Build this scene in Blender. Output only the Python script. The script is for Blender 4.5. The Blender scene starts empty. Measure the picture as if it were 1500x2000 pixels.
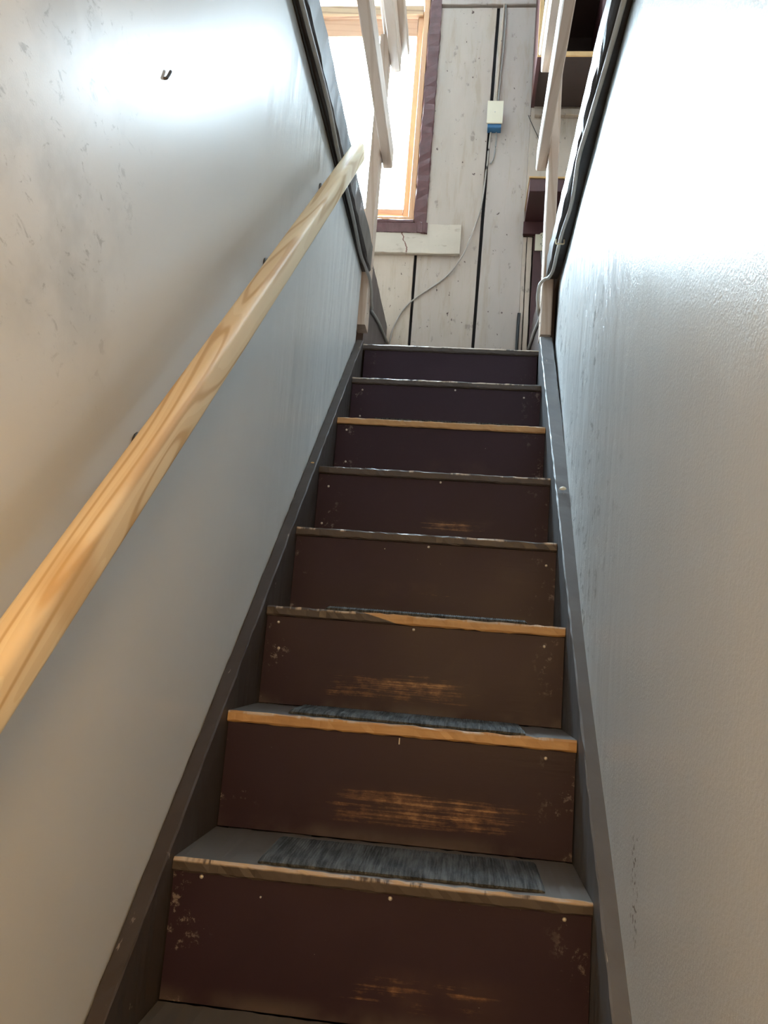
import bpy, bmesh, math, random
from mathutils import Vector, Matrix
R = random.Random(7)

# ------------------------------------------------------------------ camera, sky, exposure
scene = bpy.context.scene
C = scene.collection
yaw, pitch, roll = -0.1068, 0.1672, 0.0791
CAM = Vector((0.448, 0.0, 1.472))
fwd = Vector((math.sin(yaw)*math.cos(pitch), math.cos(yaw)*math.cos(pitch), math.sin(pitch)))
r0 = Vector((math.cos(yaw), -math.sin(yaw), 0)); u0 = r0.cross(fwd)
rgt = math.cos(roll)*r0 + math.sin(roll)*u0
upv = -math.sin(roll)*r0 + math.cos(roll)*u0
cd = bpy.data.cameras.new('camera')
cd.sensor_fit = 'HORIZONTAL'; cd.sensor_width = 36; cd.lens = 36*1.0322
cd.clip_start = 0.02
cam = bpy.data.objects.new('camera', cd); C.objects.link(cam)
m = Matrix((rgt, upv, -fwd)).transposed().to_4x4(); m.translation = CAM
cam.matrix_world = m
scene.camera = cam

SKY = 62.0
w = bpy.data.worlds.new('overcast_sky'); scene.world = w
w.use_nodes = True
bg = w.node_tree.nodes['Background']
bg.inputs['Color'].default_value = (0.68, 0.855, 1.0, 1)
bg.inputs['Strength'].default_value = SKY
w.cycles.sampling_method = 'MANUAL'; w.cycles.sample_map_resolution = 64

vs = scene.view_settings
vs.view_transform = 'Standard'; vs.look = 'None'; vs.gamma = 1; vs.use_curve_mapping = False
vs.exposure = 1.38
scene.cycles.use_denoising = True
scene.cycles.max_bounces = 8
scene.cycles.diffuse_bounces = 5
scene.cycles.transparent_max_bounces = 8
scene.cycles.adaptive_threshold = 0.02
scene.cycles.sample_clamp_indirect = 8

def portal(name, x0, x1, z0, z1, y):
    d = bpy.data.lights.new(name, 'AREA'); d.shape = 'RECTANGLE'; d.size = x1-x0; d.size_y = z1-z0
    d.cycles.is_portal = True
    o = bpy.data.objects.new(name, d); C.objects.link(o)
    o.location = ((x0+x1)/2, y, (z0+z1)/2); o.rotation_euler = (-math.pi/2, 0, 0)
portal('window_1_portal', -0.64, 0.1, 3.66, 5.05, 3.93)
portal('window_2_portal', 1.03, 1.55, 4.30, 4.81, 3.93)

LAMP = (0.58, -0.65, 1.60); LAMP_W = 17.0
dl = bpy.data.lights.new('hall_lamp_light', 'POINT'); dl.energy = LAMP_W; dl.color = (1.0, 0.62, 0.26); dl.shadow_soft_size = 0.12
ol = bpy.data.objects.new('hall_lamp_light', dl); C.objects.link(ol); ol.location = LAMP

# ------------------------------------------------------------------ node helper
class M:
    def __init__(s, name, rough=0.5, spec=0.5, seed=0):
        s.mat = bpy.data.materials.new(name); s.mat.use_nodes = True
        s.nt = s.mat.node_tree; s.b = s.nt.nodes['Principled BSDF']
        s.b.inputs['Roughness'].default_value = rough
        s.b.inputs['Specular IOR Level'].default_value = spec
        tc = s.nt.nodes.new('ShaderNodeTexCoord'); s.co = tc.outputs['Object']
        sp = s.nt.nodes.new('ShaderNodeSeparateXYZ'); s.nt.links.new(s.co, sp.inputs[0])
        s.x, s.y, s.z = sp.outputs
        if seed:
            ad = s.nt.nodes.new('ShaderNodeVectorMath'); ad.operation = 'ADD'; s.nt.links.new(s.co, ad.inputs[0])
            ad.inputs[1].default_value = (seed*1.37, seed*2.11, seed*0.73); s.co = ad.outputs[0]
    def put(s, sock, v):
        if isinstance(v, bpy.types.NodeSocket): s.nt.links.new(v, sock)
        elif isinstance(v, tuple) and len(v) == 3 and sock.type == 'RGBA': sock.default_value = (*v, 1)
        else: sock.default_value = v
    def math(s, op, a, b=0.0, clamp=False):
        n = s.nt.nodes.new('ShaderNodeMath'); n.operation = op; n.use_clamp = clamp
        s.put(n.inputs[0], a); s.put(n.inputs[1], b); return n.outputs[0]
    def vec(s, sx, sy, sz, src=None):
        n = s.nt.nodes.new('ShaderNodeVectorMath'); n.operation = 'MULTIPLY'
        s.put(n.inputs[0], src or s.co); n.inputs[1].default_value = (sx, sy, sz); return n.outputs[0]
    def noise(s, scale=5, vec=None, detail=4, rough=0.55, dist=0.0):
        n = s.nt.nodes.new('ShaderNodeTexNoise'); n.inputs['Scale'].default_value = scale
        n.inputs['Detail'].default_value = detail; n.inputs['Roughness'].default_value = rough
        n.inputs['Distortion'].default_value = dist
        s.nt.links.new(vec or s.co, n.inputs['Vector']); return n.outputs['Fac']
    def wave(s, scale, vec, dist=2, detail=2, dscale=1.0, direction='X'):
        n = s.nt.nodes.new('ShaderNodeTexWave'); n.inputs['Scale'].default_value = scale; n.bands_direction = direction
        n.inputs['Distortion'].default_value = dist; n.inputs['Detail'].default_value = detail; n.inputs['Detail Scale'].default_value = dscale
        s.nt.links.new(vec, n.inputs['Vector']); return n.outputs['Fac']
    def step(s, v, a, b):            # smooth 0..1 between a and b
        n = s.nt.nodes.new('ShaderNodeMapRange'); n.interpolation_type = 'SMOOTHSTEP'
        s.put(n.inputs['Value'], v); n.inputs['From Min'].default_value = a; n.inputs['From Max'].default_value = b
        if a > b:
            n.inputs['From Min'].default_value = b; n.inputs['From Max'].default_value = a
            n.inputs['To Min'].default_value = 1; n.inputs['To Max'].default_value = 0
        return n.outputs[0]
    def blob(s, pairs):              # product of soft windows: (socket, centre, half width)
        r = None
        for v, c, h in pairs:
            q = s.math('DIVIDE', s.math('ABSOLUTE', s.math('SUBTRACT', v, c)), h)
            q = s.step(q, 1.0, 0.35); r = q if r is None else s.math('MULTIPLY', r, q)
        return r
    def mul(s, *a):
        r = a[0]
        for b in a[1:]: r = s.math('MULTIPLY', r, b)
        return r
    def mix(s, f, a, b):
        n = s.nt.nodes.new('ShaderNodeMix'); n.data_type = 'RGBA'
        s.put(n.inputs[0], f); s.put(n.inputs[6], a); s.put(n.inputs[7], b); return n.outputs[2]
    def color(s, v): s.put(s.b.inputs['Base Color'], v)
    def rough(s, v): s.put(s.b.inputs['Roughness'], v)
    def bump(s, h, strength=0.3, dist=0.002, prev=None):
        n = s.nt.nodes.new('ShaderNodeBump'); n.inputs['Strength'].default_value = strength; n.inputs['Distance'].default_value = dist
        s.put(n.inputs['Height'], h)
        if prev is not None: s.nt.links.new(prev, n.inputs['Normal'])
        s.nt.links.new(n.outputs[0], s.b.inputs['Normal']); return n.outputs[0]

def plain(name, col, rough=0.6, var=0.12, scale=25, bump=0.1, spec=0.4, metal=0):
    t = M(name, rough, spec)
    n = t.noise(scale)
    t.color(t.mix(n, tuple(c*(1-var) for c in col), tuple(min(1, c*(1+var)) for c in col)))
    if bump: t.bump(t.noise(scale*6), bump, 0.001)
    t.b.inputs['Metallic'].default_value = metal
    return t.mat

def wall_paint(name, side):
    t = M(name, 0.3, 0.5)
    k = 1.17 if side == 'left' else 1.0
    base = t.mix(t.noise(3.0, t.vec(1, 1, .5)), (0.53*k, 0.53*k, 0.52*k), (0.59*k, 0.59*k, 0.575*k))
    sp = t.step(t.noise(160, detail=2), 0.80, 0.83)
    base = t.mix(t.mul(sp, 0.7), base, (0.75, 0.75, 0.72))
    if side == 'left':
        reg = t.blob([(t.y, 0.70, 0.34), (t.z, 2.02, 0.36)])
        sc = t.step(t.noise(30, t.vec(1, 1, 1.6), 8, 0.72, 0.6), 0.57, 0.66)
        base = t.mix(t.mul(reg, sc, 0.55), base, (0.20, 0.195, 0.185))
        sm = t.step(t.noise(9, None, 5), 0.45, 0.7)
        base = t.mix(t.mul(reg, sm, 0.3), base, (0.25, 0.25, 0.24))
        far = t.step(t.y, 1.2, 2.6)
        streak = t.noise(6, t.vec(1, 2.2, 0.35), 4)
        big = t.noise(2.2, None, 2)
        h = t.math('ADD', t.mul(streak, far, 1.5), t.mul(big, 0.5))
        nb = t.bump(h, 0.35, 0.02)
        t.bump(t.noise(420, None, 2), 0.10, 0.0008, nb)
        t.rough(t.math('ADD', 0.285, t.mul(t.noise(8), 0.06)))
    else:
        far = t.step(t.y, 1.15, 2.1)
        # dry vertical cracks and lifted paint towards the top of the stairs
        patch = t.step(t.noise(3.2, t.vec(1, 1, .8), 3), 0.38, 0.52)
        crack = t.mul(t.step(t.noise(14, t.vec(1, 1.3, 1.7), 7, 0.72, 0.2), 0.57, 0.61), patch, far)
        base = t.mix(t.mul(crack, 0.8), base, (0.12, 0.115, 0.105))
        peel = t.mul(t.step(t.noise(19, t.vec(1, 1.2, 1.6), 6, 0.7, 0.2), 0.57, 0.61), t.math('SUBTRACT', 1.0, crack), patch, far)
        base = t.mix(t.mul(peel, 0.7), base, (0.74, 0.75, 0.73))
        # a line of chipped spots low by the bottom steps
        ch = t.mul(t.blob([(t.y, 1.19, 0.03), (t.z, 1.17, 0.10)]), t.step(t.noise(120, None, 3), 0.55, 0.62))
        base = t.mix(ch, base, (0.16, 0.13, 0.11))
        streak = t.noise(5.5, t.vec(1, 2.4, 0.5), 5)
        h = t.math('ADD', t.mul(streak, t.math('ADD', t.mul(far, 1.8), 0.12)), t.mul(peel, -0.10))
        nb = t.bump(h, 0.4, 0.025)
        t.bump(t.noise(190, None, 3, 0.65), 0.32, 0.002, nb)
        t.rough(t.math('ADD', 0.285, t.mul(t.noise(9), 0.10)))
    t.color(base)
    return t.mat

def lumber(name, light, dark, rough=0.5, axis=2, scale=1.0, contrast=1.0):
    """pale softwood: long wandering bands of darker summer grain along one axis"""
    t = M(name, rough, 0.35)
    s = [14*scale]*3; s[axis] = 0.9*scale
    v = t.vec(*s)
    wv = t.wave(1.1, v, 5.5, 2, 0.7, 'DIAGONAL')
    band = t.step(wv, 0.78, 0.98)
    fine = t.noise(40, v, 4)
    col = t.mix(t.mul(band, contrast), light, dark)
    col = t.mix(t.mul(t.step(fine, 0.45, 0.8), 0.25), col, dark)
    t.color(col); t.bump(fine, 0.08, 0.001)
    return t.mat

BROWN = (0.043, 0.0225, 0.0360); BROWN2 = (0.029, 0.0152, 0.0245)
BARE = (0.52, 0.31, 0.14)

def riser_mat(name, patches, grime=1.0, seed=0):
    t = M(name, 0.45, 0.25, seed)
    n = t.noise(6, t.vec(1, 1, 1), 4)
    base = t.mix(n, BROWN2, BROWN)
    # scraped-through streaks that follow the grain
    st = t.math('ADD', t.mul(t.noise(34, t.vec(0.11, 1, 4.2), 5, 0.7, 0.05), 0.62), t.mul(t.noise(26, t.vec(0.8, 1, 1.2), 5, 0.7), 0.40))
    for (cx, cz, hw, hh, k) in patches:
        reg = t.blob([(t.x, cx, hw), (t.z, cz, hh)])
        thr = t.math('ADD', t.mul(reg, 0.22*k), st)
        base = t.mix(t.mul(t.step(thr, 0.70, 0.78), reg, 0.55), base, (0.23, 0.12, 0.07))
        base = t.mix(t.mul(t.step(thr, 0.775, 0.83), reg, 0.75), base, (0.42, 0.25, 0.13))
        base = t.mix(t.mul(reg, t.step(t.noise(8), 0.4, 0.7), 0.25), base, (0.12, 0.075, 0.055))
    # chips and rubbed paint by the side nails, dust along the foot
    e = t.math('ADD', t.step(t.x, 0.085, 0.03), t.mul(t.step(t.x, 0.60, 0.65), 0.6))
    chip = t.mul(e, t.step(t.noise(60, None, 6, 0.75), 0.54, 0.62), t.step(t.noise(14), 0.50, 0.58), grime)
    base = t.mix(t.mul(chip, 0.6), base, (0.34, 0.29, 0.27))
    fleck = t.step(t.noise(140, None, 2), 0.795, 0.81)
    base = t.mix(t.mul(fleck, 0.5), base, (0.5, 0.47, 0.44))
    dust = t.mul(t.step(t.z, 0.035, 0.0), t.step(t.noise(7), 0.4, 0.7), 0.4)
    base = t.mix(dust, base, (0.20, 0.17, 0.15))
    t.color(base)
    g = t.noise(24, t.vec(.5, 1, 4), 5)
    t.bump(g, 0.25, 0.0012); t.rough(t.math('ADD', 0.34, t.mul(n, 0.2)))
    return t.mat

def tread_mat(name, bare=None, edge=0.5, top=(0.17, 0.15, 0.135), seed=0):
    """bare = x range of the nosing's front where the paint has worn to the wood"""
    t = M(name, 0.38, 0.45, seed)
    n = t.noise(9, t.vec(1, 1, 1), 5)
    topc = t.mix(n, tuple(c*.6 for c in top), top)
    frontc = t.mix(n, (0.060, 0.047, 0.042), (0.095, 0.075, 0.066))
    isfront = t.step(t.y, 0.006, 0.002)
    base = t.mix(isfront, topc, frontc)
    wood = t.mix(t.noise(20, t.vec(.5, 4, 4), 5, .6, .4), (0.36, 0.19, 0.075), (0.66, 0.41, 0.19))
    if bare:
        wob = t.math('ADD', t.x, t.math('ADD', t.mul(t.math('SUBTRACT', t.noise(14), .5), 0.03), t.mul(t.z, 4.0)))
        mk = t.mul(t.step(wob, bare[0]-.02, bare[0]-.012), t.step(wob, bare[1]+.012, bare[1]), isfront)
        base = t.mix(mk, base, wood)
    # rubbed line right along the arris
    d = t.math('ADD', t.math('ABSOLUTE', t.y), t.math('ABSOLUTE', t.z))
    wn = t.noise(12, t.vec(1, .2, .2), 6, .7)
    rub = t.mul(t.step(d, 0.0075, 0.0035), t.step(wn, 0.62-edge*.25, 0.70-edge*.25))
    base = t.mix(t.mul(rub, 0.9), base, t.mix(t.noise(30), (0.50, 0.33, 0.18), (0.62, 0.56, 0.50)))
    rub2 = t.mul(isfront, t.step(t.noise(26, t.vec(.6, 1, 2.2), 6, .75), .66, .72), edge)
    base = t.mix(t.mul(rub2, 0.6), base, (0.40, 0.23, 0.11))
    t.color(base); t.bump(t.noise(30, t.vec(.4, 1, 2), 5), 0.2, 0.0012)
    t.rough(t.math('ADD', 0.32, t.mul(n, 0.25)))
    return t.mat

def plank_mat(name, tint):
    t = M(name, 0.62, 0.3)
    a = t.noise(3.0, t.vec(2.5, 1, 0.6), 5, .6)
    base = t.mix(a, tuple(c*.80 for c in tint), tuple(min(1, c*1.12) for c in tint))
    st = t.mul(t.step(t.noise(7, t.vec(3.5, 1, .5), 6, .65, .3), .50, .70), 0.42)
    base = t.mix(st, base, (0.36, 0.27, 0.17))
    grime = t.mul(t.step(t.noise(16, t.vec(1.5, 1, .9), 6, .7), .61, .68), .6)
    base = t.mix(grime, base, (0.22, 0.18, 0.15))
    speck = t.step(t.noise(44, t.vec(1, 1, .8), 2), .72, .745)
    base = t.mix(t.mul(speck, .85), base, (0.07, 0.04, 0.035))
    t.color(base); t.bump(t.noise(20, t.vec(3, 1, .3), 5), 0.25, 0.002)
    return t.mat

MT = {}
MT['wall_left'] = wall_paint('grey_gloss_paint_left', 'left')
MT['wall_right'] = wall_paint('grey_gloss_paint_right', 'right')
t = M('new_pine_handrail_grain', 0.5, 0.3)
f1 = t.noise(1.0, t.vec(1.5, 16, 16), 1.5, 0.45, 0.35)
fr_ = t.math('FRACT', t.math('ADD', t.mul(f1, 6.5), t.mul(t.y, 9.0)))
ln = t.step(t.math('ABSOLUTE', t.math('SUBTRACT', fr_, 0.5)), 0.20, 0.03)
soft = t.step(fr_, 0.05, 0.5)
pc = t.mix(t.noise(2.5, t.vec(1, 6, 6), 3), (0.80, 0.62, 0.38), (0.86, 0.71, 0.47))
pc = t.mix(t.mul(soft, 0.22), pc, (0.66, 0.44, 0.21))
pc = t.mix(t.mul(ln, 0.72), pc, (0.56, 0.34, 0.14))
pc = t.mix(t.mul(t.blob([(t.x, 1.27, .06), (t.y, -.012, .02)]), 0.5), pc, (0.60, 0.38, 0.17))
t.color(pc); t.bump(t.noise(60, t.vec(.06, 1, 1), 3), 0.06, 0.001); MT['pine_rail'] = t.mat
MT['post'] = lumber('framing_lumber_upright', (0.54, 0.42, 0.335), (0.40, 0.28, 0.19), 0.55, 2, 1.0, 0.5)
MT['rail'] = lumber('framing_lumber_level', (0.66, 0.55, 0.46), (0.50, 0.38, 0.28), 0.55, 1, 1.0, 0.45)
MT['sash'] = lumber('varnished_window_wood', (0.66, 0.38, 0.20), (0.52, 0.27, 0.13), 0.4, 2, 1.0, 0.5)
MT['sash_h'] = lumber('varnished_window_wood_level', (0.66, 0.38, 0.22), (0.54, 0.28, 0.15), 0.4, 0, 1.0, 0.4)
MT['head'] = lumber('rough_window_head', (0.58, 0.40, 0.24), (0.36, 0.22, 0.13), 0.6, 0, 1.0, 0.8)
MT['casing'] = plain('maroon_brushed_paint', (0.11, 0.045, 0.042), 0.42, 0.45, 30, 0.5)
MT['beam'] = plain('black_brown_beam', (0.050, 0.042, 0.040), 0.38, 0.5, 18, 0.5)
MT['pit_board'] = plain('dark_mauve_board', (0.10, 0.075, 0.072), 0.5, 0.3, 10, 0.3)
MT['maroon'] = plain('maroon_shelf_paint', (0.075, 0.030, 0.030), 0.42, 0.25, 15, 0.2)
MT['shelf_dark'] = plain('dark_cabinet_stain', (0.045, 0.027, 0.022), 0.45, 0.3, 15, 0.2)
MT['edge_wood'] = plain('golden_wood_edge', (0.55, 0.33, 0.13), 0.45, 0.2, 30, 0.2)
MT['stringer_l'] = None
def stringer_mat(name, col):
    t = M(name, 0.48, 0.3)
    n = t.noise(9, None, 5)
    base = t.mix(n, tuple(c*.7 for c in col), tuple(c*1.2 for c in col))
    scr = t.mul(t.step(t.noise(26, t.vec(2.5, .7, .7), 6, .7), .655, .69), .75)
    base = t.mix(scr, base, (0.34, 0.29, 0.25))
    t.color(base); t.bump(t.noise(40, None, 5), .25, .0012); return t.mat
MT['stringer_l'] = stringer_mat('brown_stringer_paint', (0.066, 0.052, 0.046))
MT['stringer_r'] = stringer_mat('grey_stringer_paint', (0.125, 0.121, 0.122))
MT['gap'] = plain('black_gap', (0.012, 0.010, 0.012), 0.8, 0.2, 5, 0)
MT['ivory'] = plain('ivory_plastic', (0.72, 0.66, 0.50), 0.4, 0.05, 20, 0.05)
MT['slot'] = plain('dark_slot', (0.05, 0.04, 0.03), 0.6, 0.1, 20, 0)
MT['blue'] = plain('blue_plastic', (0.045, 0.16, 0.32), 0.4, 0.1, 20, 0.05)
MT['cable_w'] = plain('dusty_white_cable', (0.55, 0.53, 0.48), 0.5, 0.15, 30, 0.1)
MT['cable_d'] = plain('dusty_beige_cable', (0.42, 0.38, 0.33), 0.55, 0.2, 30, 0.1)
MT['cable_g'] = plain('grey_cable', (0.30, 0.29, 0.27), 0.5, 0.2, 30, 0.1)
MT['cable_b'] = plain('black_cable', (0.03, 0.03, 0.03), 0.5, 0.2, 30, 0.1)
MT['nail'] = plain('pale_nail_head', (0.60, 0.56, 0.52), 0.35, 0.2, 60, 0.1, 0.5, 0.3)
MT['steel'] = plain('dark_steel', (0.10, 0.095, 0.09), 0.4, 0.2, 30, 0.1, 0.5, 0.8)
MT['plaster'] = plain('attic_plaster', (0.74, 0.73, 0.72), 0.7, 0.1, 4, 0.2)
MT['ceiling'] = plain('ceiling_paint', (0.78, 0.77, 0.76), 0.75, 0.08, 4, 0.2)
MT['floorboards'] = plain('worn_floorboards', (0.24, 0.19, 0.16), 0.5, 0.3, 8, 0.3)
MT['hall'] = plain('hall_wall_paint', (0.58, 0.55, 0.50), 0.6, 0.06, 4, 0.1)
t = M('carpet_rib', 0.95, 0.15)
cn = t.math('ADD', t.mul(t.noise(200, t.vec(1, .06, .3), 3, .6), .6), t.mul(t.noise(40, t.vec(1, .3, .3), 3), .4))
cc = t.mix(t.step(cn, .36, .66), (0.04, 0.044, 0.047), (0.15, 0.16, 0.165))
cc = t.mix(t.mul(t.step(t.noise(420, None, 2), .5, .7), .35), cc, (0.17, 0.18, 0.19))
t.color(cc); t.bump(t.noise(700, None, 2), .8, .002); MT['carpet'] = t.mat
gm = bpy.data.materials.new('window_glass'); gm.use_nodes = True
nt = gm.node_tree; nt.nodes.clear()
o_ = nt.nodes.new('ShaderNodeOutputMaterial'); mx = nt.nodes.new('ShaderNodeMixShader'); tr = nt.nodes.new('ShaderNodeBsdfTransparent')
gl = nt.nodes.new('ShaderNodeBsdfGlossy'); gl.inputs['Roughness'].default_value = .02
mx.inputs[0].default_value = 0.045
tr.inputs['Color'].default_value = (.96, .98, .98, 1)
for a, b in ((tr.outputs[0], mx.inputs[1]), (gl.outputs[0], mx.inputs[2]), (mx.outputs[0], o_.inputs[0])): nt.links.new(a, b)
MT['glass'] = gm
bm_ = bpy.data.materials.new('lamp_globe_glow'); bm_.use_nodes = True
pb = bm_.node_tree.nodes['Principled BSDF']; pb.inputs['Base Color'].default_value = (1, .9, .75, 1)
pb.inputs['Emission Color'].default_value = (1, .72, .4, 1); pb.inputs['Emission Strength'].default_value = 6
MT['globe'] = bm_
# reddish-brown drip on the apron board under the window
t = M('apron_board_paint', 0.6, 0.3)
a_ = t.mix(t.noise(4, t.vec(1, 1, 2), 5), (0.46, 0.40, 0.32), (0.62, 0.54, 0.44))
a_ = t.mix(t.mul(t.step(t.noise(14, t.vec(.7, 1, 1.5), 6, .65), .58, .68), .45), a_, (0.30, 0.22, 0.17))
lx = t.math('ADD', t.math('SUBTRACT', t.x, 0.035), t.math('ADD', t.mul(t.math('SUBTRACT', t.noise(26, t.vec(.2, .2, 1), 3), .5), .05), t.mul(t.math('SUBTRACT', t.z, 3.54), .25)))
dr = t.mul(t.step(t.math('ABSOLUTE', lx), .0045, .002), t.step(t.z, 3.465, 3.475))
a_ = t.mix(t.mul(dr, .9), a_, (0.16, 0.055, 0.04))
t.color(a_); t.bump(t.noise(20, t.vec(.6, 1, 2), 5), .25, .002); MT['apron'] = t.mat

# ------------------------------------------------------------------ mesh helpers (all in world metres)
WL = {}
def link(name, verts, faces, mat, parent=None, origin=(0, 0, 0), smooth=False):
    me = bpy.data.meshes.new(name)
    o3 = Vector(origin)
    me.from_pydata([Vector(v)-o3 for v in verts], [], faces)
    bm = bmesh.new(); bm.from_mesh(me); bmesh.ops.recalc_face_normals(bm, faces=bm.faces); bm.to_mesh(me); bm.free()
    if smooth:
        for p in me.polygons: p.use_smooth = True
    me.materials.append(mat)
    o = bpy.data.objects.new(name, me); C.objects.link(o)
    place(o, parent, o3); return o
def place(o, parent, origin):
    o3 = Vector(origin); WL[o] = o3
    if parent: o.parent = parent; o.location = o3-WL[parent]
    else: o.location = o3
def thing(name, loc, label=None, cat=None, group=None, kind=None):
    o = bpy.data.objects.new(name, None); C.objects.link(o); o.empty_display_size = .05
    place(o, None, loc); tag(o, label, cat, group, kind); return o
def tag(o, label=None, cat=None, group=None, kind=None):
    for k, v in (('label', label), ('category', cat), ('group', group), ('kind', kind)):
        if v: o[k] = v
    return o
def struct(o, label=None, cat=None): return tag(o, label, cat, None, 'structure')

class G:
    def __init__(s): s.v = []; s.f = []
    def sweep(s, p0, p1, u, v, sec, n=1, jit=0.0, caps=True, sec1=None):
        """section points (a,b) carried from p0 to p1 on axes u,v"""
        p0, p1, u, v = map(Vector, (p0, p1, u, v)); k = len(sec); b = len(s.v); sec1 = sec1 or sec
        for i in range(n+1):
            t_ = i/n; p = p0.lerp(p1, t_)
            for (a0, c0), (a1, c1) in zip(sec, sec1):
                a = a0+(a1-a0)*t_; c = c0+(c1-c0)*t_
                ja, jc = (R.uniform(-jit, jit), R.uniform(-jit, jit)) if jit else (0, 0)
                s.v.append(p+u*(a+ja)+v*(c+jc))
        for i in range(n):
            for j in range(k):
                s.f.append((b+i*k+j, b+i*k+(j+1) % k, b+(i+1)*k+(j+1) % k, b+(i+1)*k+j))
        if caps: s.f.append(tuple(b+j for j in range(k))); s.f.append(tuple(b+n*k+j for j in range(k)))
        return s
    def box(s, x0, x1, y0, y1, z0, z1, axis='x', ch=0.002, n=1, jit=0.0):
        if axis == 'x': s.sweep((x0, 0, 0), (x1, 0, 0), (0, 1, 0), (0, 0, 1), rect(y0, y1, z0, z1, ch), n, jit)
        elif axis == 'y': s.sweep((0, y0, 0), (0, y1, 0), (1, 0, 0), (0, 0, 1), rect(x0, x1, z0, z1, ch), n, jit)
        else: s.sweep((0, 0, z0), (0, 0, z1), (1, 0, 0), (0, 1, 0), rect(x0, x1, y0, y1, ch), n, jit)
        return s
    def tube(s, pts, r, k=8, sub=6, flat=1.0):
        pts = [Vector(p) for p in pts]
        P = []
        ext = [pts[0]*2-pts[1]]+pts+[pts[-1]*2-pts[-2]]
        for i in range(1, len(ext)-2):
            for j in range(sub):
                t_ = j/sub; a, b, c, d = ext[i-1:i+3]
                P.append(.5*((2*b)+(c-a)*t_+(2*a-5*b+4*c-d)*t_*t_+(3*b-a-3*c+d)*t_**3))
        P.append(pts[-1]); b0 = len(s.v)
        for i, p in enumerate(P):
            d = (P[min(i+1, len(P)-1)]-P[max(i-1, 0)]).normalized()
            u = d.cross(Vector((0, 0, 1)))
            if u.length < .05: u = d.cross(Vector((1, 0, 0)))
            u.normalize(); v = u.cross(d)
            for j in range(k):
                a = 2*math.pi*j/k; s.v.append(p+u*(r*math.cos(a))+v*(r*flat*math.sin(a)))
        for i in range(len(P)-1):
            for j in range(k): s.f.append((b0+i*k+j, b0+i*k+(j+1) % k, b0+(i+1)*k+(j+1) % k, b0+(i+1)*k+j))
        s.f.append(tuple(b0+j for j in range(k))); s.f.append(tuple(b0+(len(P)-1)*k+j for j in range(k)))
        return s
    def lathe(s, c, axis, prof, k=12):
        """prof: (radius, height) along axis"""
        c = Vector(c); d = Vector(axis).normalized(); u = d.orthogonal().normalized(); v = d.cross(u); b = len(s.v)
        for r, h in prof:
            for j in range(k):
                a = 2*math.pi*j/k; s.v.append(c+d*h+u*(r*math.cos(a))+v*(r*math.sin(a)))
        for i in range(len(prof)-1):
            for j in range(k): s.f.append((b+i*k+j, b+i*k+(j+1) % k, b+(i+1)*k+(j+1) % k, b+(i+1)*k+j))
        s.f.append(tuple(b+j for j in range(k))); s.f.append(tuple(b+(len(prof)-1)*k+j for j in range(k)))
        return s
    def done(s, name, mat, parent=None, origin=(0, 0, 0), smooth=False):
        return link(name, s.v, s.f, mat, parent, origin, smooth)
def rect(a0, a1, b0, b1, ch=0.0):
    if ch <= 0: return [(a0, b0), (a1, b0), (a1, b1), (a0, b1)]
    return [(a0+ch, b0), (a1-ch, b0), (a1, b0+ch), (a1, b1-ch), (a1-ch, b1), (a0+ch, b1), (a0, b1-ch), (a0, b0+ch)]

# ------------------------------------------------------------------ stair dimensions
W = 0.68; RUN = 0.23107; RISE = 0.22068; Y1 = 1.34906; Z1 = 5*RISE
LW = -0.031                                   # face of the left-hand wall
def ny(i): return Y1+(i-1)*RUN
def nz(i): return Z1+(i-1)*RISE
Y8, Z8 = ny(8), nz(8)
YB = 3.80                                     # face of the planked end wall
TOPF = 3.05                                   # upper floor level beside the stairwell

# ------------------------------------------------------------------ the setting
struct(G().box(-2.3, 2.7, -2.3, 3.95, -0.06, 0.0, 'x', 0).done('floor', MT['floorboards']))
# side walls of the stairwell
struct(G().box(LW-.10, LW, -2.19, 2.925, 0, 2.934, 'y', 0.001, 60, 0).done('wall_left', MT['wall_left']))
g = G()
NY, NZ = 60, 24
def wrx(y, z):                                # right-hand wall leans out a little towards its top
    x = .7065+max(0, z-1.5)*.0245
    x += .004*math.sin(y*2.3+1)*min(1, max(0, z-1.2))
    return x
for i in range(NY+1):
    for j in range(NZ+1):
        y = -2.19+(2.925+2.19)*i/NY; z = (2.868+.055*max(0, y)/2.93)*j/NZ
        g.v.append((wrx(y, z), y, z))
for i in range(NY):
    for j in range(NZ): a = i*(NZ+1)+j; g.f.append((a, a+1, a+NZ+2, a+NZ+1))
b = len(g.v)
for (y, z) in ((-2.19, 0), (2.925, 0), (2.925, 2.923), (-2.19, 2.868)): g.v.append((.86, y, z))
g.f.append((b, b+1, b+2, b+3))
g.f.append((b+1, b+2)+tuple(NY*(NZ+1)+j for j in range(NZ, -1, -1)))
g.f.append((b, b+3)+tuple(j for j in range(NZ, -1, -1)))
g.f.append((b+3, b+2)+tuple(i*(NZ+1)+NZ for i in range(NY, -1, -1)))
g.f.append((b, b+1)+tuple(i*(NZ+1) for i in range(NY, -1, -1)))
wr = struct(g.done('wall_right', MT['wall_right'], smooth=False))
for p in wr.data.polygons:
    if len(p.vertices) == 4: p.use_smooth = True
# lower hall behind the camera
struct(G().box(-2.3, 2.7, -2.3, -2.2, 0, 5.45, 'x', 0).done('wall_front', MT['hall']))
struct(G().box(LW-.12, .88, -2.19, .398, 2.94, 3.04, 'x', 0).done('ceiling', MT['ceiling']))
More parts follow.
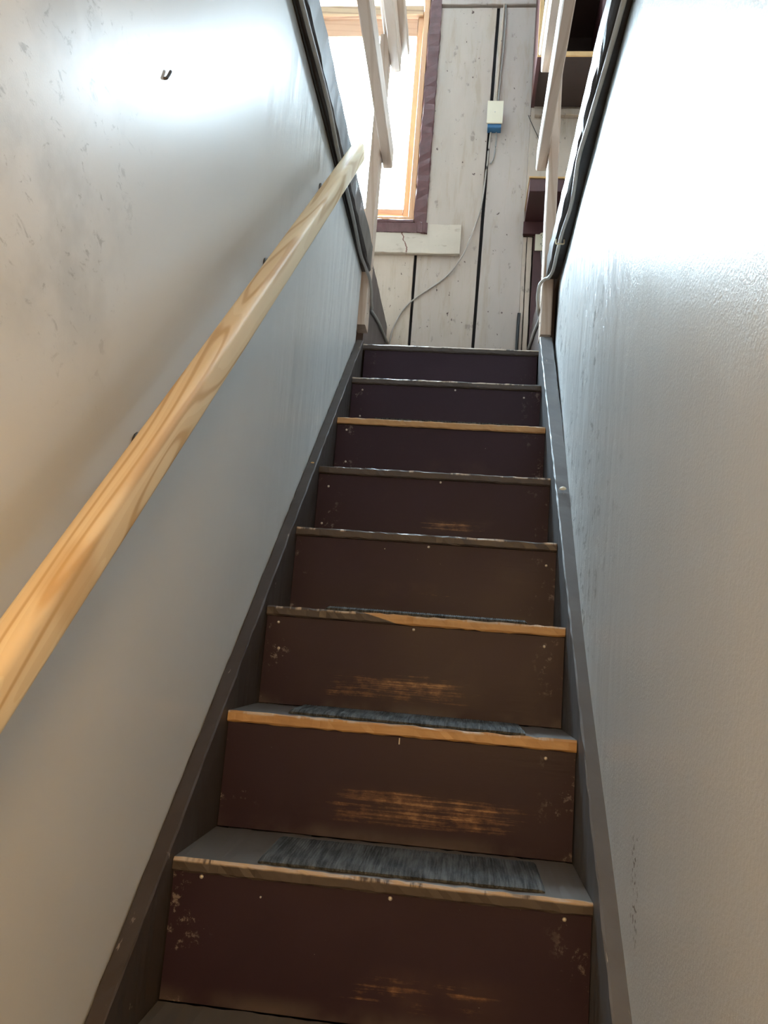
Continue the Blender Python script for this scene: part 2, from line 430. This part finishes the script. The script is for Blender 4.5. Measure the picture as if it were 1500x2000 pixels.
# upper room shell
struct(G().box(-2.19, LW-.035, -2.19, YB, 2.94, TOPF, 'y', 0).done('floor_upper_left', MT['floorboards']))
struct(G().box(.739, 2.59, -2.19, YB, 2.93, 2.985, 'y', 0).done('floor_upper_right', MT['floorboards']))
struct(G().box(-2.3, -2.2, -2.19, 3.82, 0, 5.45, 'y', 0).done('wall_outer_left', MT['plaster']))
struct(G().box(2.6, 2.7, -2.19, 3.82, 0, 5.45, 'y', 0).done('wall_outer_right', MT['plaster']))
struct(G().box(-2.3, 2.7, -2.3, 3.95, 5.45, 5.55, 'x', 0).done('ceiling_upper', MT['ceiling']))

# end wall: dark backing with two window openings, whitewashed planks in front of it
W1 = (-.62, .075, 3.68, 5.03); W2 = (1.04, 1.54, 4.31, 4.80)
g = G()
for (x0, x1, z0, z1) in ((-2.3, W1[0], 0, 5.45), (W1[1], W2[0], 0, 5.45), (W2[1], 2.7, 0, 5.45), (W1[0], W1[1], 0, W1[2]), (W1[0], W1[1], W1[3], 5.45), (W2[0], W2[1], 0, W2[2]), (W2[0], W2[1], W2[3], 5.45)):
    g.box(x0, x1, YB+.022, YB+.12, z0, z1, 'x', 0)
wb = struct(g.done('wall_back', MT['gap']))
tints = [(0.50, 0.42, 0.345), (0.53, 0.44, 0.35), (0.48, 0.405, 0.34), (0.47, 0.405, 0.355)]
PM = [plank_mat('whitewashed_plank_%d' % i, c) for i, c in enumerate(tints)]
planks = [  # x0,x1 at the foot, x0,x1 at the top, z0, z1
    (-.62, -.285, -.62, -.285, 2.40, 3.66), (-.270, .095, -.270, .091, 2.40, 3.66),
    (.108, .406, .104, .4395, 2.40, 4.925), (.4215, .637, .456, .652, 2.40, 4.925),
    (.6446, .95, .6525, .95, 3.60, 4.925), (.955, 1.03, .955, 1.03, 2.40, 4.925),
    (1.04, 1.315, 1.04, 1.315, 2.40, 4.29), (1.325, 1.54, 1.325, 1.54, 2.40, 4.29),
    (1.55, 1.96, 1.55, 1.96, 2.40, 4.925), (1.97, 2.27, 1.97, 2.27, 2.40, 4.925), (2.28, 2.59, 2.28, 2.59, 2.40, 4.925),
    (-2.19, -1.89, -2.19, -1.89, 2.40, 4.925), (-1.88, -1.57, -1.88, -1.57, 2.40, 4.925), (-1.56, -1.25, -1.56, -1.25, 2.40, 4.925), (-1.24, -.94, -1.24, -.94, 2.40, 4.925), (-.93, -.63, -.93, -.63, 2.40, 4.925),
    (.6425, .661, .6425, .661, 2.60, 3.585), (.667, .690, .665, .690, 2.60, 3.585),
]
for i, (a0, a1, c0, c1, z0, z1) in enumerate(planks):
    gg = G().sweep((0, 0, z0), (0, 0, z1), (1, 0, 0), (0, 1, 0), rect(a0, a1, YB, YB+.021, .002), 26, .0009, True, rect(c0, c1, YB, YB+.021, .002))
    o = gg.done('plank', PM[i % 4], wb)
for (x0, x1) in ((-2.19, -.63), (.085, 1.03), (1.55, 2.59)):
    G().box(x0, x1, YB-.012, YB+.021, 4.937, 5.44, 'x', .003, 20, .001).done('plank', PM[3], wb)
for (x0, x1, z0) in ((-.62, .075, 5.06), (1.04, 1.54, 4.83)):
    G().box(x0, x1, YB-.012, YB+.021, z0, 5.44, 'x', .003, 10, .001).done('plank', PM[3], wb)

# beams that edge the stairwell opening, and the boards lining the landing
struct(G().box(LW-.033, .004, .40, 2.932, 2.936, TOPF, 'y', .006, 50, .0022).done('trim_1', MT['beam']), 'dark beam edging the stairwell above the handrail')
struct(G().sweep((0, .40, 2.88), (0, 2.932, 2.930), (1, 0, 0), (0, 0, 1), rect(.695, .748, 0, .10, .006), 50, .0022).done('trim_2', MT['beam']), 'dark beam edging the stairwell above the bright wall')
struct(G().box(LW-.033, -.018, 3.028, YB-.001, 2.50, 3.075, 'y', .004, 16, .001).done('trim_3', MT['pit_board']))
struct(G().box(.700, .744, 3.032, YB-.001, 2.50, 3.06, 'y', .004, 16, .001).done('trim_4', MT['pit_board']))

# ------------------------------------------------------------------ windows
def window_frame(root, x0, x1, z0, z1):
    G().box(x1-.03, x1, YB-.004, YB+.10, z0, z1, 'z', .002).done('side_jamb', MT['sash'], root)
    G().box(x0, x0+.03, YB-.004, YB+.10, z0, z1, 'z', .002).done('side_jamb', MT['sash'], root)
w1 = thing('window_1', (-.27, YB, W1[2]), kind='structure')
window_frame(w1, *W1)
G().box(W1[0], W1[1], YB-.006, YB+.10, 3.655, 3.682, 'x', .003).done('sill', MT['sash'], w1)
G().box(.012, .044, YB+.02, YB+.06, 3.683, 4.92, 'z', .003).done('sash_stile', MT['sash'], w1)
G().box(-.588, -.55, YB+.02, YB+.06, 3.683, 4.92, 'z', .003).done('sash_stile', MT['sash'], w1)
G().box(-.549, .011, YB+.02, YB+.06, 3.70, 3.74, 'x', .003).done('sash_rail', MT['sash_h'], w1)
G().box(-.549, .011, YB+.02, YB+.06, 4.765, 4.88, 'x', .004).done('sash_rail', MT['sash_h'], w1)
G().box(-.549, .011, YB+.038, YB+.042, 3.741, 4.764, 'x', 0).done('pane', MT['glass'], w1)
G().box(-.585, .040, YB+.0, YB+.075, 4.885, 4.945, 'x', .004, 12, .001).done('head_board', MT['head'], w1)
G().box(-.585, .040, YB+.045, YB+.05, 4.946, 4.985, 'x', 0).done('pane', MT['glass'], w1)
G().box(-.585, .040, YB+.0, YB+.075, 4.986, 5.028, 'x', .004).done('head_board', MT['sash'], w1)
# brushed maroon edging on the plank face
c_ = G().box(.077, .142, YB-.014, YB-.0005, 3.636, 5.03, 'z', .004, 40, .0035).done('casing', MT['casing'], w1)
G().box(-.62, .076, YB-.030, YB-.0005, 3.634, 3.6535, 'x', .003, 30, .0012).done('casing', MT['casing'], w1)
G().box(-.33, .130, YB-.0305, YB-.0268, 3.580, 3.6335, 'x', .001, 30, .0012).done('casing', MT['casing'], w1)
G().sweep((.098, YB-.0315, 3.612), (.152, YB-.0315, 3.606), (0, 1, 0), (0, 0, 1), [(-.004, -.030), (.0045, -.034), (.0045, .030), (-.003, .026)], 8, .0022).done('casing', MT['casing'], w1)
w2 = thing('window_2', (1.4, YB, W2[2]), kind='structure')
window_frame(w2, *W2)
G().box(W2[0], W2[1], YB-.02, YB+.10, W2[2]-.02, W2[2]+.01, 'x', .003).done('sill', MT['sash'], w2)
G().box(W2[0]+.031, W2[1]-.031, YB+.02, YB+.06, W2[2]+.011, W2[2]+.05, 'x', .003).done('sash_rail', MT['sash_h'], w2)
G().box(W2[0]+.031, W2[1]-.031, YB+.02, YB+.06, W2[3]-.05, W2[3], 'x', .003).done('sash_rail', MT['sash_h'], w2)
G().box(W2[0]+.031, W2[1]-.031, YB+.038, YB+.042, W2[2]+.051, W2[3]-.051, 'x', 0).done('pane', MT['glass'], w2)
ap = G().box(-.33, .325, YB-.026, YB-.0005, 3.468, 3.632, 'x', .003, 20, .001)
tag(ap.done('apron_board', MT['apron']), 'stained cream board with a reddish drip nailed under the window', 'board')

# ------------------------------------------------------------------ staircase
st = thing('staircase', (W/2, ny(-3), 0), 'steep dark brown painted wooden staircase with worn nosings between grey walls', 'staircase')
bare = {2: (-.1, .9), 6: (-.1, .9), 3: (.235, .9)}
edge = {1: .95, 2: .55, 3: .5, 4: .45, 5: .5, 6: .3, 7: .65}
worn = {1: [(.41, .055, .20, .045, .8)], 2: [(.40, .065, .30, .05, 1.15)], 3: [(.32, .055, .26, .045, 1.1), (.36, .085, .05, .02, .8)],
        4: [(.34, .075, .14, .03, .55)], 5: [(.42, .065, .20, .03, .7)], 6: [(.42, .06, .16, .05, .3)], 7: [(.3, .02, .2, .03, .3)]}
nails = {1: [(.049, .193), (.362, .192), (.637, .19), (.151, .172)], 2: [(.343, .19), (.623, .183)], 3: [(.029, .184), (.035, .125), (.342, .19), (.635, .175)],
         4: [(.352, .19), (.238, .178), (.655, .162)], 5: [(.032, .161), (.363, .192), (.022, .049)], 6: [(.033, .18), (.039, .072)], 7: [(.04, .176), (.376, .19), (.621, .173), (.039, .077)]}
OV = .008; TH = .022
for i in range(-3, 8):
    y0, z = ny(i), nz(i)
    o = G().box(.0005, W-.0005, y0, ny(i+1)+OV-.0005, z-TH, z, 'x', .0035, 44, .0011).done('tread', tread_mat('tread_paint_%d' % (i+4), bare.get(i), edge.get(i, .4), seed=i+5), st, (0, y0, z))
    zb = nz(i-1) if i > -3 else 0.0
    pt = worn.get(i, [])
    r = G().box(.001, W-.001, y0+OV, y0+OV+.018, zb+.0005, z-TH-.0005, 'x', .001, 1).done('riser', riser_mat('riser_paint_%d' % (i+4), pt, 1.0, i+5), st, (0, y0+OV, zb))
    for (nx, nzz) in nails.get(i, []):
        small = nx in (.151, .238)
        k = .0017 if small else .0036
        if (nx, nzz) == (.343, .19):
            G().box(nx-.0012, nx+.0012, y0+OV-.003, y0+OV-.0002, zb+nzz-.006, zb+nzz+.006, 'z', .0006).done('nail', MT['nail'], r, (nx, y0+OV, zb+nzz))
        else:
            G().lathe((nx, y0+OV-.0002, zb+nzz), (0, -1, -.1), [(k, 0), (k, .0012), (k*.8, .0024), (k*.3, .003)], 9).done('nail', MT['nail'], r, (nx, y0+OV, zb+nzz), True)
# top riser and landing
r = G().box(.001, W-.001, Y8+OV, Y8+OV+.018, nz(7)+.0005, Z8-TH-.0005, 'x', .001).done('riser', riser_mat('riser_paint_top', [], .3), st, (0, Y8+OV, nz(7)))
G().box(-.017, W+.019, Y8, YB-.001, Z8-TH, Z8, 'x', .0035, 44, .0012).done('landing_board', tread_mat('landing_paint', None, 1.0, seed=14), st, (0, Y8, Z8))
SL = RISE/RUN
def sline(y, c): return Z1+(y-Y1)*SL+c
ya, yb = .40, 2.93
def strg(name, x0, x1a, x1b, ca, cb, mat):
    s0 = [(x0, -.34), (x1a, -.34), (x1a, ca-.003), (x1a-(.003 if x1a > x0 else -.003), ca), (x0+(.003 if x1a > x0 else -.003), ca), (x0, ca-.003)]
    s1 = [(x0, -.34), (x1b, -.34), (x1b, cb-.003), (x1b-(.003 if x1a > x0 else -.003), cb), (x0+(.003 if x1a > x0 else -.003), cb), (x0, cb-.003)]
    return G().sweep((0, ya, sline(ya, 0)), (0, yb, sline(yb, 0)), (1, 0, 0), (0, 0, 1), s0, 110, .0011, True, s1).done(name, mat, st, (0, ya, sline(ya, 0)))
a = strg('stringer', -.0005, LW+.0015, LW+.0015, .030, .034, MT['stringer_l'])
b = strg('stringer', W+.0005, .7045, .728, .052, .076, MT['stringer_r']); b['label'] = 'grey-painted side board with scraped top edge'
# splash of filler on the grey stringer, chip on the brown one
G().lathe((.697, 2.120, sline(2.120, .083)), (-.1, -.45, 1), [(.009, 0), (.010, .002), (.007, .006), (.002, .008)], 10).done('filler_blob', MT['ivory'], st, (.697, 2.12, sline(2.12, .083)), True)
G().lathe((-.014, 2.24, sline(2.24, .031)), (.1, -.45, 1), [(.006, 0), (.005, .002), (.002, .003)], 7).done('paint_chip', MT['edge_wood'], st, (-.014, 2.24, sline(2.24, .031)))

G().sweep((.6825, 1.250, sline(1.250, .0535)), (.7035, 1.262, sline(1.262, .0535)), (0, 1, SL), (0, -SL*.6, .6), [(-.011, -.003), (.010, -.003), (.007, .0028), (-.006, .0032)], 9, .0026).done('filler_blob', MT['apron'], st, (.69, 1.255, sline(1.255, .053)))
# ------------------------------------------------------------------ carpet mats
def mat_(x0, x1, i, d0, d1, skew, label):
    y0, z = ny(i), nz(i); nx = int((x1-x0)/.0024); g = G(); K = 10
    rr = random.Random(i)
    for a in range(nx+1):
        x = x0+(x1-x0)*a/nx; rib = .0012*(1 if a % 2 else 0)+rr.uniform(-.0004, .0004)
        edge_ = min(1, min(a, nx-a)/2)
        ya_ = y0+d0+skew*(x-x0)+rr.uniform(-.0012, .0012); yb_ = y0+d1+skew*(x-x0)*.5+rr.uniform(-.0008, .0008)
        g.v.append((x, ya_+.002, z+.0004))
        for k in range(K):
            t_ = k/(K-1); e2 = min(1, .45+2.2*min(t_, 1-t_)*3)
            g.v.append((x+rr.uniform(-.0003, .0003), ya_+(yb_-ya_)*t_, z+.0012+(.0075+rib)*e2*(.55+.45*edge_)))
        g.v.append((x, yb_-.002, z+.0004))
    n = K+2
    for a in range(nx):
        for k in range(n-1): g.f.append((a*n+k, a*n+k+1, (a+1)*n+k+1, (a+1)*n+k))
        g.f.append((a*n, (a+1)*n, (a+1)*n+n-1, a*n+n-1))
    for e in (0, nx*n): g.f.append(tuple(e+k for k in range(n)))
    o = g.done('carpet_mat', MT['carpet'], None, (x0, y0, z))
    tag(o, label, 'mat', 'carpet mats on the steps')
mat_(.139, .607, 1, .012, .190, .020, 'grey ribbed carpet mat on the lowest step whose tread shows fully')
mat_(.115, .583, 2, .030, .195, -.055, 'grey ribbed carpet mat on the step with the full bare wood nosing, second lowest mat')
mat_(.136, .595, 3, .004, .180, .0, 'thin carpet mat seen edge-on at the step with a half bare nosing')
mat_(.121, .581, 6, .004, .180, .0, 'topmost carpet mat, seen edge-on above the upper bare wood nosing')

# ------------------------------------------------------------------ handrail
hs = 1.018; ha = math.atan(hs); hx = .058
def hz(y): return 1.768+hs*(y-1)
hr = thing('handrail', (hx, -.15, hz(-.15)), 'pale new pine handrail sloping along the wall on dark brackets', 'handrail')
y0h, y1h = -.15, 2.125
L = (y1h-y0h)/math.cos(ha)
n_s = 20; hw, hh, rad = .019, .027, .011
sec = []
for cx, cy, a0 in ((hw-rad, hh-rad, 0), (-hw+rad, hh-rad, 90), (-hw+rad, -hh+rad, 180), (hw-rad, -hh+rad, 270)):
    for q in range(5):
        a = math.radians(a0+q*22.5); sec.append((cx+rad*math.cos(a), cy+rad*math.sin(a)))
me_g = G(); me_g.sweep((0, 0, 0), (L, 0, 0), (0, 1, 0), (0, 0, 1), sec, 8, 0, False)
b = len(me_g.v); k = len(sec)
me_g.v += [Vector((L+.004, a*.8, c*.8)) for a, c in sec]; me_g.v += [Vector((-.004, a*.8, c*.8)) for a, c in sec]
for j in range(k):
    me_g.f.append((8*k+j, 8*k+(j+1) % k, b+(j+1) % k, b+j)); me_g.f.append((j, (j+1) % k, b+k+(j+1) % k, b+k+j))
me_g.f.append(tuple(b+j for j in range(k))); me_g.f.append(tuple(b+k+j for j in range(k)))
rail = me_g.done('rail', MT['pine_rail'], None, (0, 0, 0), True)
c, s = math.cos(ha), math.sin(ha)
rail.parent = hr
rail.matrix_local = Matrix(((0, -1, 0, 0), (c, 0, -s, 0), (s, 0, c, 0), (0, 0, 0, 1)))
for (yb_, zb_) in ((1.07, 1.726), (1.605, 2.276), (2.06, 2.745), (.45, 1.09)):
    br = G().lathe((LW+.0005, yb_, zb_), (1, 0, 0), [(.022, 0), (.022, .003), (.018, .006), (.008, .007)], 16).done('bracket', MT['steel'], hr, (LW, yb_, zb_), True)
    yr = yb_; top = hz(yr)-hh/c
    G().tube([(LW+.006, yb_, zb_), (LW+.03, yb_, zb_+.012), (hx-.02, yb_, zb_+.035), (hx-.006, yr, top-.006)], .0055).done('arm', MT['steel'], br, (LW+.006, yb_, zb_), True)
    G().sweep((hx, yr-.03, hz(yr-.03)-hh/c-.002), (hx, yr+.03, hz(yr+.03)-hh/c-.002), (1, 0, 0), (0, 0, 1), rect(-.012, .006, -.002, .0015), 1).done('saddle', MT['steel'], br, (hx, yr, top))

# ------------------------------------------------------------------ stairwell railings
def railing(name, px0, px1, rx0, rx1, cx0, cx1, pz, label):
    t_ = thing(name, ((px0+px1)/2, 2.98, pz), label, 'railing', 'stairwell railings')
    for (ya_, yb2) in ((2.937, 3.027), (.62, .71)):
        z0 = pz if ya_ > 2 else TOPF+.001
        p = G().box(px0, px1, ya_, yb2, z0, 4.018, 'z', .004, 14, .0006).done('post', MT['post'], t_, (px0, ya_, z0))
        if ya_ > 2:
            xi = px1 if rx0 >= px1-.001 else px0; sg = 1 if xi == px1 else -1
            for (dy, dz) in ((.022, .10), (.060, .16), (.025, .33), (.06, .27), (.03, .06)):
                G().lathe((xi, ya_+dy, pz+dz), (sg, 0, 0), [(.0028, 0), (.0028, .0008), (.001, .0012)], 8).done('nail', MT['steel'], p, (xi, ya_+dy, pz+dz))
    G().box(rx0, rx1, .60, 3.05, 3.468, 3.557, 'y', .004, 24, .0006).done('rail', MT['rail'], t_, (rx0, .6, 3.468))
    G().box(rx0, rx1, .60, 3.05, 3.928, 4.017, 'y', .004, 24, .0006).done('rail', MT['rail'], t_, (rx0, .6, 3.928))
    G().box(cx0, cx1, .58, 3.06, 4.019, 4.057, 'y', .005, 24, .0006).done('top_rail', MT['rail'], t_, (cx0, .58, 4.019))
railing('stair_railing', -.042, -.001, .0000, .041, -.030, .072, 2.716, 'bare lumber railing with a tall post in front of the window')
railing('stair_railing', .683, .724, .642, .6822, .630, .722, 2.702, 'bare lumber railing above the brightly lit wall, in front of the shelves')

# ------------------------------------------------------------------ cabinets on the end wall
cb = thing('wall_cabinet', (.80, YB, 4.30), 'dark open-front wall cabinet with golden wood edges hung high on the plank wall', 'cabinet')
cx0, cx1, cy0, cz0, cz1 = .645, .96, 3.41, 4.30, 5.25
G().box(cx0, cx0+.018, cy0, YB-.03, cz0, cz1, 'z', .001).done('side_panel', MT['maroon'], cb)
G().box(cx1-.018, cx1, cy0, YB-.03, cz0, cz1, 'z', .001).done('side_panel', MT['maroon'], cb)
G().box(cx0+.0185, cx1-.0185, cy0+.001, YB-.031, cz0+.006, cz0+.024, 'x', .001).done('bottom_panel', MT['shelf_dark'], cb)
G().box(cx0+.0185, cx1-.0185, YB-.045, YB-.032, cz0+.025, cz1, 'x', .001).done('back_panel', MT['shelf_dark'], cb)
G().box(cx0+.0185, cx1-.0185, cy0+.03, YB-.046, cz0+.40, cz0+.418, 'x', .001).done('shelf', MT['shelf_dark'], cb)
G().box(cx0, cx0+.020, cy0-.008, cy0-.0005, cz0, cz1, 'z', .001).done('edge_strip', MT['edge_wood'], cb)
G().box(cx0+.0205, cx1, cy0-.008, cy0-.0005, cz0, cz0+.026, 'x', .001).done('edge_strip', MT['edge_wood'], cb)
tag(G().box(.668, .965, YB-.028, YB-.0005, 4.262, 4.30, 'x', .003, 10, .001).done('support_cleat', PM[0]), 'pale wooden cleat along the wall under the hanging cabinet', 'cleat')
sh = thing('wall_shelf', (.80, YB, 3.66), 'thick maroon wall shelf with a thin golden top edge', 'shelf')
G().box(.646, .965, 3.51, YB-.001, 3.662, 3.728, 'x', .002).done('body', MT['maroon'], sh)
G().box(.642, .968, 3.504, YB-.001, 3.7285, 3.737, 'x', .001).done('top', MT['edge_wood'], sh)
G().box(.640, .965, YB-.022, YB-.0005, 3.592, 3.661, 'x', .002).done('cleat', MT['maroon'], sh)
tag(G().box(.696, .79, YB-.012, YB-.0005, 2.66, 3.590, 'z', .003, 10, .001).done('backing_board', MT['maroon']), 'dark maroon upright board carrying the power outlet', 'board')
ou = thing('power_outlet', (.75, YB-.012, 3.50), 'ivory double power outlet on the dark board behind the railing post', 'outlet')
G().box(.703, .775, YB-.020, YB-.0125, 3.503, 3.617, 'x', .003).done('plate', MT['ivory'], ou)
for dz in (.033, .081):
    rc = G().lathe((.739, YB-.0202, 3.503+dz), (0, -1, 0), [(.017, 0), (.017, .002), (.015, .0025)], 14).done('receptacle', MT['ivory'], ou, (.739, YB-.0202, 3.503+dz))
    for dx in (-.007, .007): G().box(.739+dx-.0014, .739+dx+.0014, YB-.0236, YB-.0228, 3.503+dz-.003, 3.503+dz+.006, 'z', 0).done('slot', MT['slot'], rc, (.739+dx, YB-.0236, 3.503+dz))
    G().lathe((.739, YB-.0228, 3.503+dz-.009), (0, -1, 0), [(.0025, 0), (.0025, .0008)], 8).done('slot', MT['slot'], rc, (.739, YB-.0228, 3.503+dz-.009))
G().lathe((.739, YB-.0202, 3.56), (0, -1, 0), [(.003, 0), (.002, .0015)], 8).done('screw', MT['nail'], ou, (.739, YB-.0202, 3.56))

# ------------------------------------------------------------------ junction box and cables
jb = thing('junction_box', (.46, YB, 4.165), 'blue plastic junction box with an ivory cover plate on the plank wall', 'junction box')
G().box(.427, .497, YB-.048, YB-.0005, 4.170, 4.305, 'x', .004).done('box', MT['blue'], jb)
G().box(.4205, .5025, YB-.056, YB-.0485, 4.190, 4.322, 'x', .003).done('cover', MT['ivory'], jb)
G().lathe((.461, YB-.0562, 4.256), (0, -1, 0), [(.0035, 0), (.002, .002)], 8).done('screw', MT['nail'], jb, (.461, YB-.0562, 4.256))
def cable(pts, r, mat, label, name='cable', flat=1.0):
    return tag(G().tube(pts, r, 8, 6, flat).done(name, mat, None, pts[0], True), label, 'cable')
cy = YB-.007
cable([(.446, YB-.012, 4.168), (.440, cy, 4.08), (.435, cy, 3.955), (.420, cy, 3.751), (.395, cy, 3.640), (.368, cy-.02, 3.54), (.342, cy-.022, 3.462), (.261, cy, 3.350), (.088, cy, 3.205), (.023, cy, 3.092), (.002, cy, 2.986), (0, cy-.01, 2.80), (.01, cy-.02, Z8+.006)], .0048, MT['cable_d'], 'dusty white cable curving down the planks from the blue junction box', flat=.8)
cable([(.474, YB-.012, 4.168), (.476, cy, 4.12), (.470, cy, 4.03), (.455, cy, 3.99)], .004, MT['cable_g'], 'short grey cable stub hanging under the blue junction box')
cable([(.486, cy, 4.935), (.488, cy-.004, 4.80), (.486, cy-.004, 4.66), (.479, cy-.004, 4.50), (.474, cy-.01, 4.33)], .004, MT['cable_g'], 'grey cable dropping into the top of the junction box beside the wooden batten')
tag(G().sweep((0, 0, 4.325), (0, 0, 4.935), (1, 0, 0), (0, 1, 0), rect(.452, .467, YB-.018, YB-.0005, .002), 14, .0008, True, rect(.472, .480, YB-.018, YB-.0005, .002)).done('batten', PM[1]), 'narrow pale wooden batten running up from the junction box', 'batten')
cable([(.636, cy+.003, 4.276), (.655, cy+.003, 4.23), (.690, cy+.003, 4.155), (.73, cy+.003, 4.065)], .0018, MT['cable_b'], 'thin dark wire slanting down from the hanging cabinet corner')
cable([(-.008, .45, 2.9285), (-.008, 1.3, 2.9285), (-.007, 1.62, 2.9285), (-.002, 1.92, 2.9285), (-.008, 2.15, 2.9285), (-.010, 2.5, 2.9285), (-.016, 2.76, 2.9285), (-.010, 2.86, 2.927), (.003, 2.922, 2.905), (.009, 2.955, 2.875), (.008, 2.99, 2.842), (.004, 3.05, 2.835), (-.010, 3.12, 2.86), (-.010, 3.4, 2.925), (-.010, YB-.006, 2.985)], .0065, MT['cable_g'], 'grey cable stapled under the dark beam above the handrail and round the post')
cable([(-.024, .45, 2.9300), (-.025, 1.5, 2.9300), (-.023, 2.2, 2.9300), (-.026, 2.7, 2.9300)], .0028, MT['cable_b'], 'thin black wire along the wall top above the handrail')
cable([(0.716, 0.45, 2.8735), (0.718, 1.20, 2.8883), (0.717, 1.60, 2.8962), (0.709, 1.95, 2.9031), (0.704, 2.12, 2.9065), (0.713, 2.28, 2.9096), (0.717, 2.40, 2.9120), (0.711, 2.55, 2.9150), (0.711, 2.70, 2.9179), (0.712, 2.84, 2.9207), (.703, 2.905, 2.922), (.690, 2.926, 2.925), (.672, 2.934, 2.905), (.668, 2.955, 2.868), (.673, 2.985, 2.842), (.680, 3.04, 2.835), (.693, 3.12, 2.85), (.694, 3.4, 2.91), (.694, YB-.018, 2.97)], .0065, MT['cable_w'], 'white cable stapled under the dark beam above the brightly lit wall')
tag(G().tube([(.697, 2.62, 2.9238), (.698, 2.62, 2.9078), (.711, 2.62, 2.9073), (.724, 2.62, 2.9078), (.725, 2.62, 2.9238)], .0028, 6).done('cable_staple', MT['ivory'], None, (.711, 2.62, 2.9238), True), 'white staple holding the cable to the beam near the post', 'staple')
tag(G().tube([(.6385, YB-.013, 2.66), (.6385, YB-.013, 2.9), (.640, YB-.013, 3.10), (.642, YB-.013, 3.165)], .0085, 10).done('pipe', MT['cable_b'], None, (.6385, YB-.01, 2.66), True), 'short black pipe beside the narrow boards at the landing', 'pipe')
cable([(.735, YB-.016, 3.50), (.742, YB-.018, 3.44), (.755, YB-.018, 3.36), (.762, YB-.018, 3.2)], .0028, MT['cable_g'], 'thin cord hanging below the power outlet')

# nail in the left-hand wall
tag(G().tube([(LW-.012, .994, 2.262), (LW+.002, .995, 2.262), (LW+.004, .998, 2.267), (LW+.005, 1.003, 2.280)], .0022, 8).done('wall_nail', MT['steel'], None, (LW, .996, 2.265), True), 'bent nail sticking out of the grey wall above the handrail', 'nail')

# ------------------------------------------------------------------ hall lamp behind the camera
hl = thing('hall_lamp', (LAMP[0], LAMP[1], 2.905), 'warm globe lamp hanging from the hall ceiling', 'lamp')
G().lathe((LAMP[0], LAMP[1], 2.905), (0, 0, -1), [(.05, 0), (.05, .015), (.012, .03)], 16).done('canopy', MT['steel'], hl, (LAMP[0], LAMP[1], 2.905), True)
G().tube([(LAMP[0], LAMP[1], 2.88), (LAMP[0], LAMP[1], 2.6), (LAMP[0], LAMP[1], LAMP[2]+.17)], .005).done('stem', MT['steel'], hl, (LAMP[0], LAMP[1], 2.88), True)
G().lathe((LAMP[0], LAMP[1], LAMP[2]+.17), (0, 0, -1), [(.03, 0), (.10, .03), (.11, .05), (.105, .055), (.02, .02)], 20).done('shade', MT['ivory'], hl, (LAMP[0], LAMP[1], LAMP[2]+.17), True)
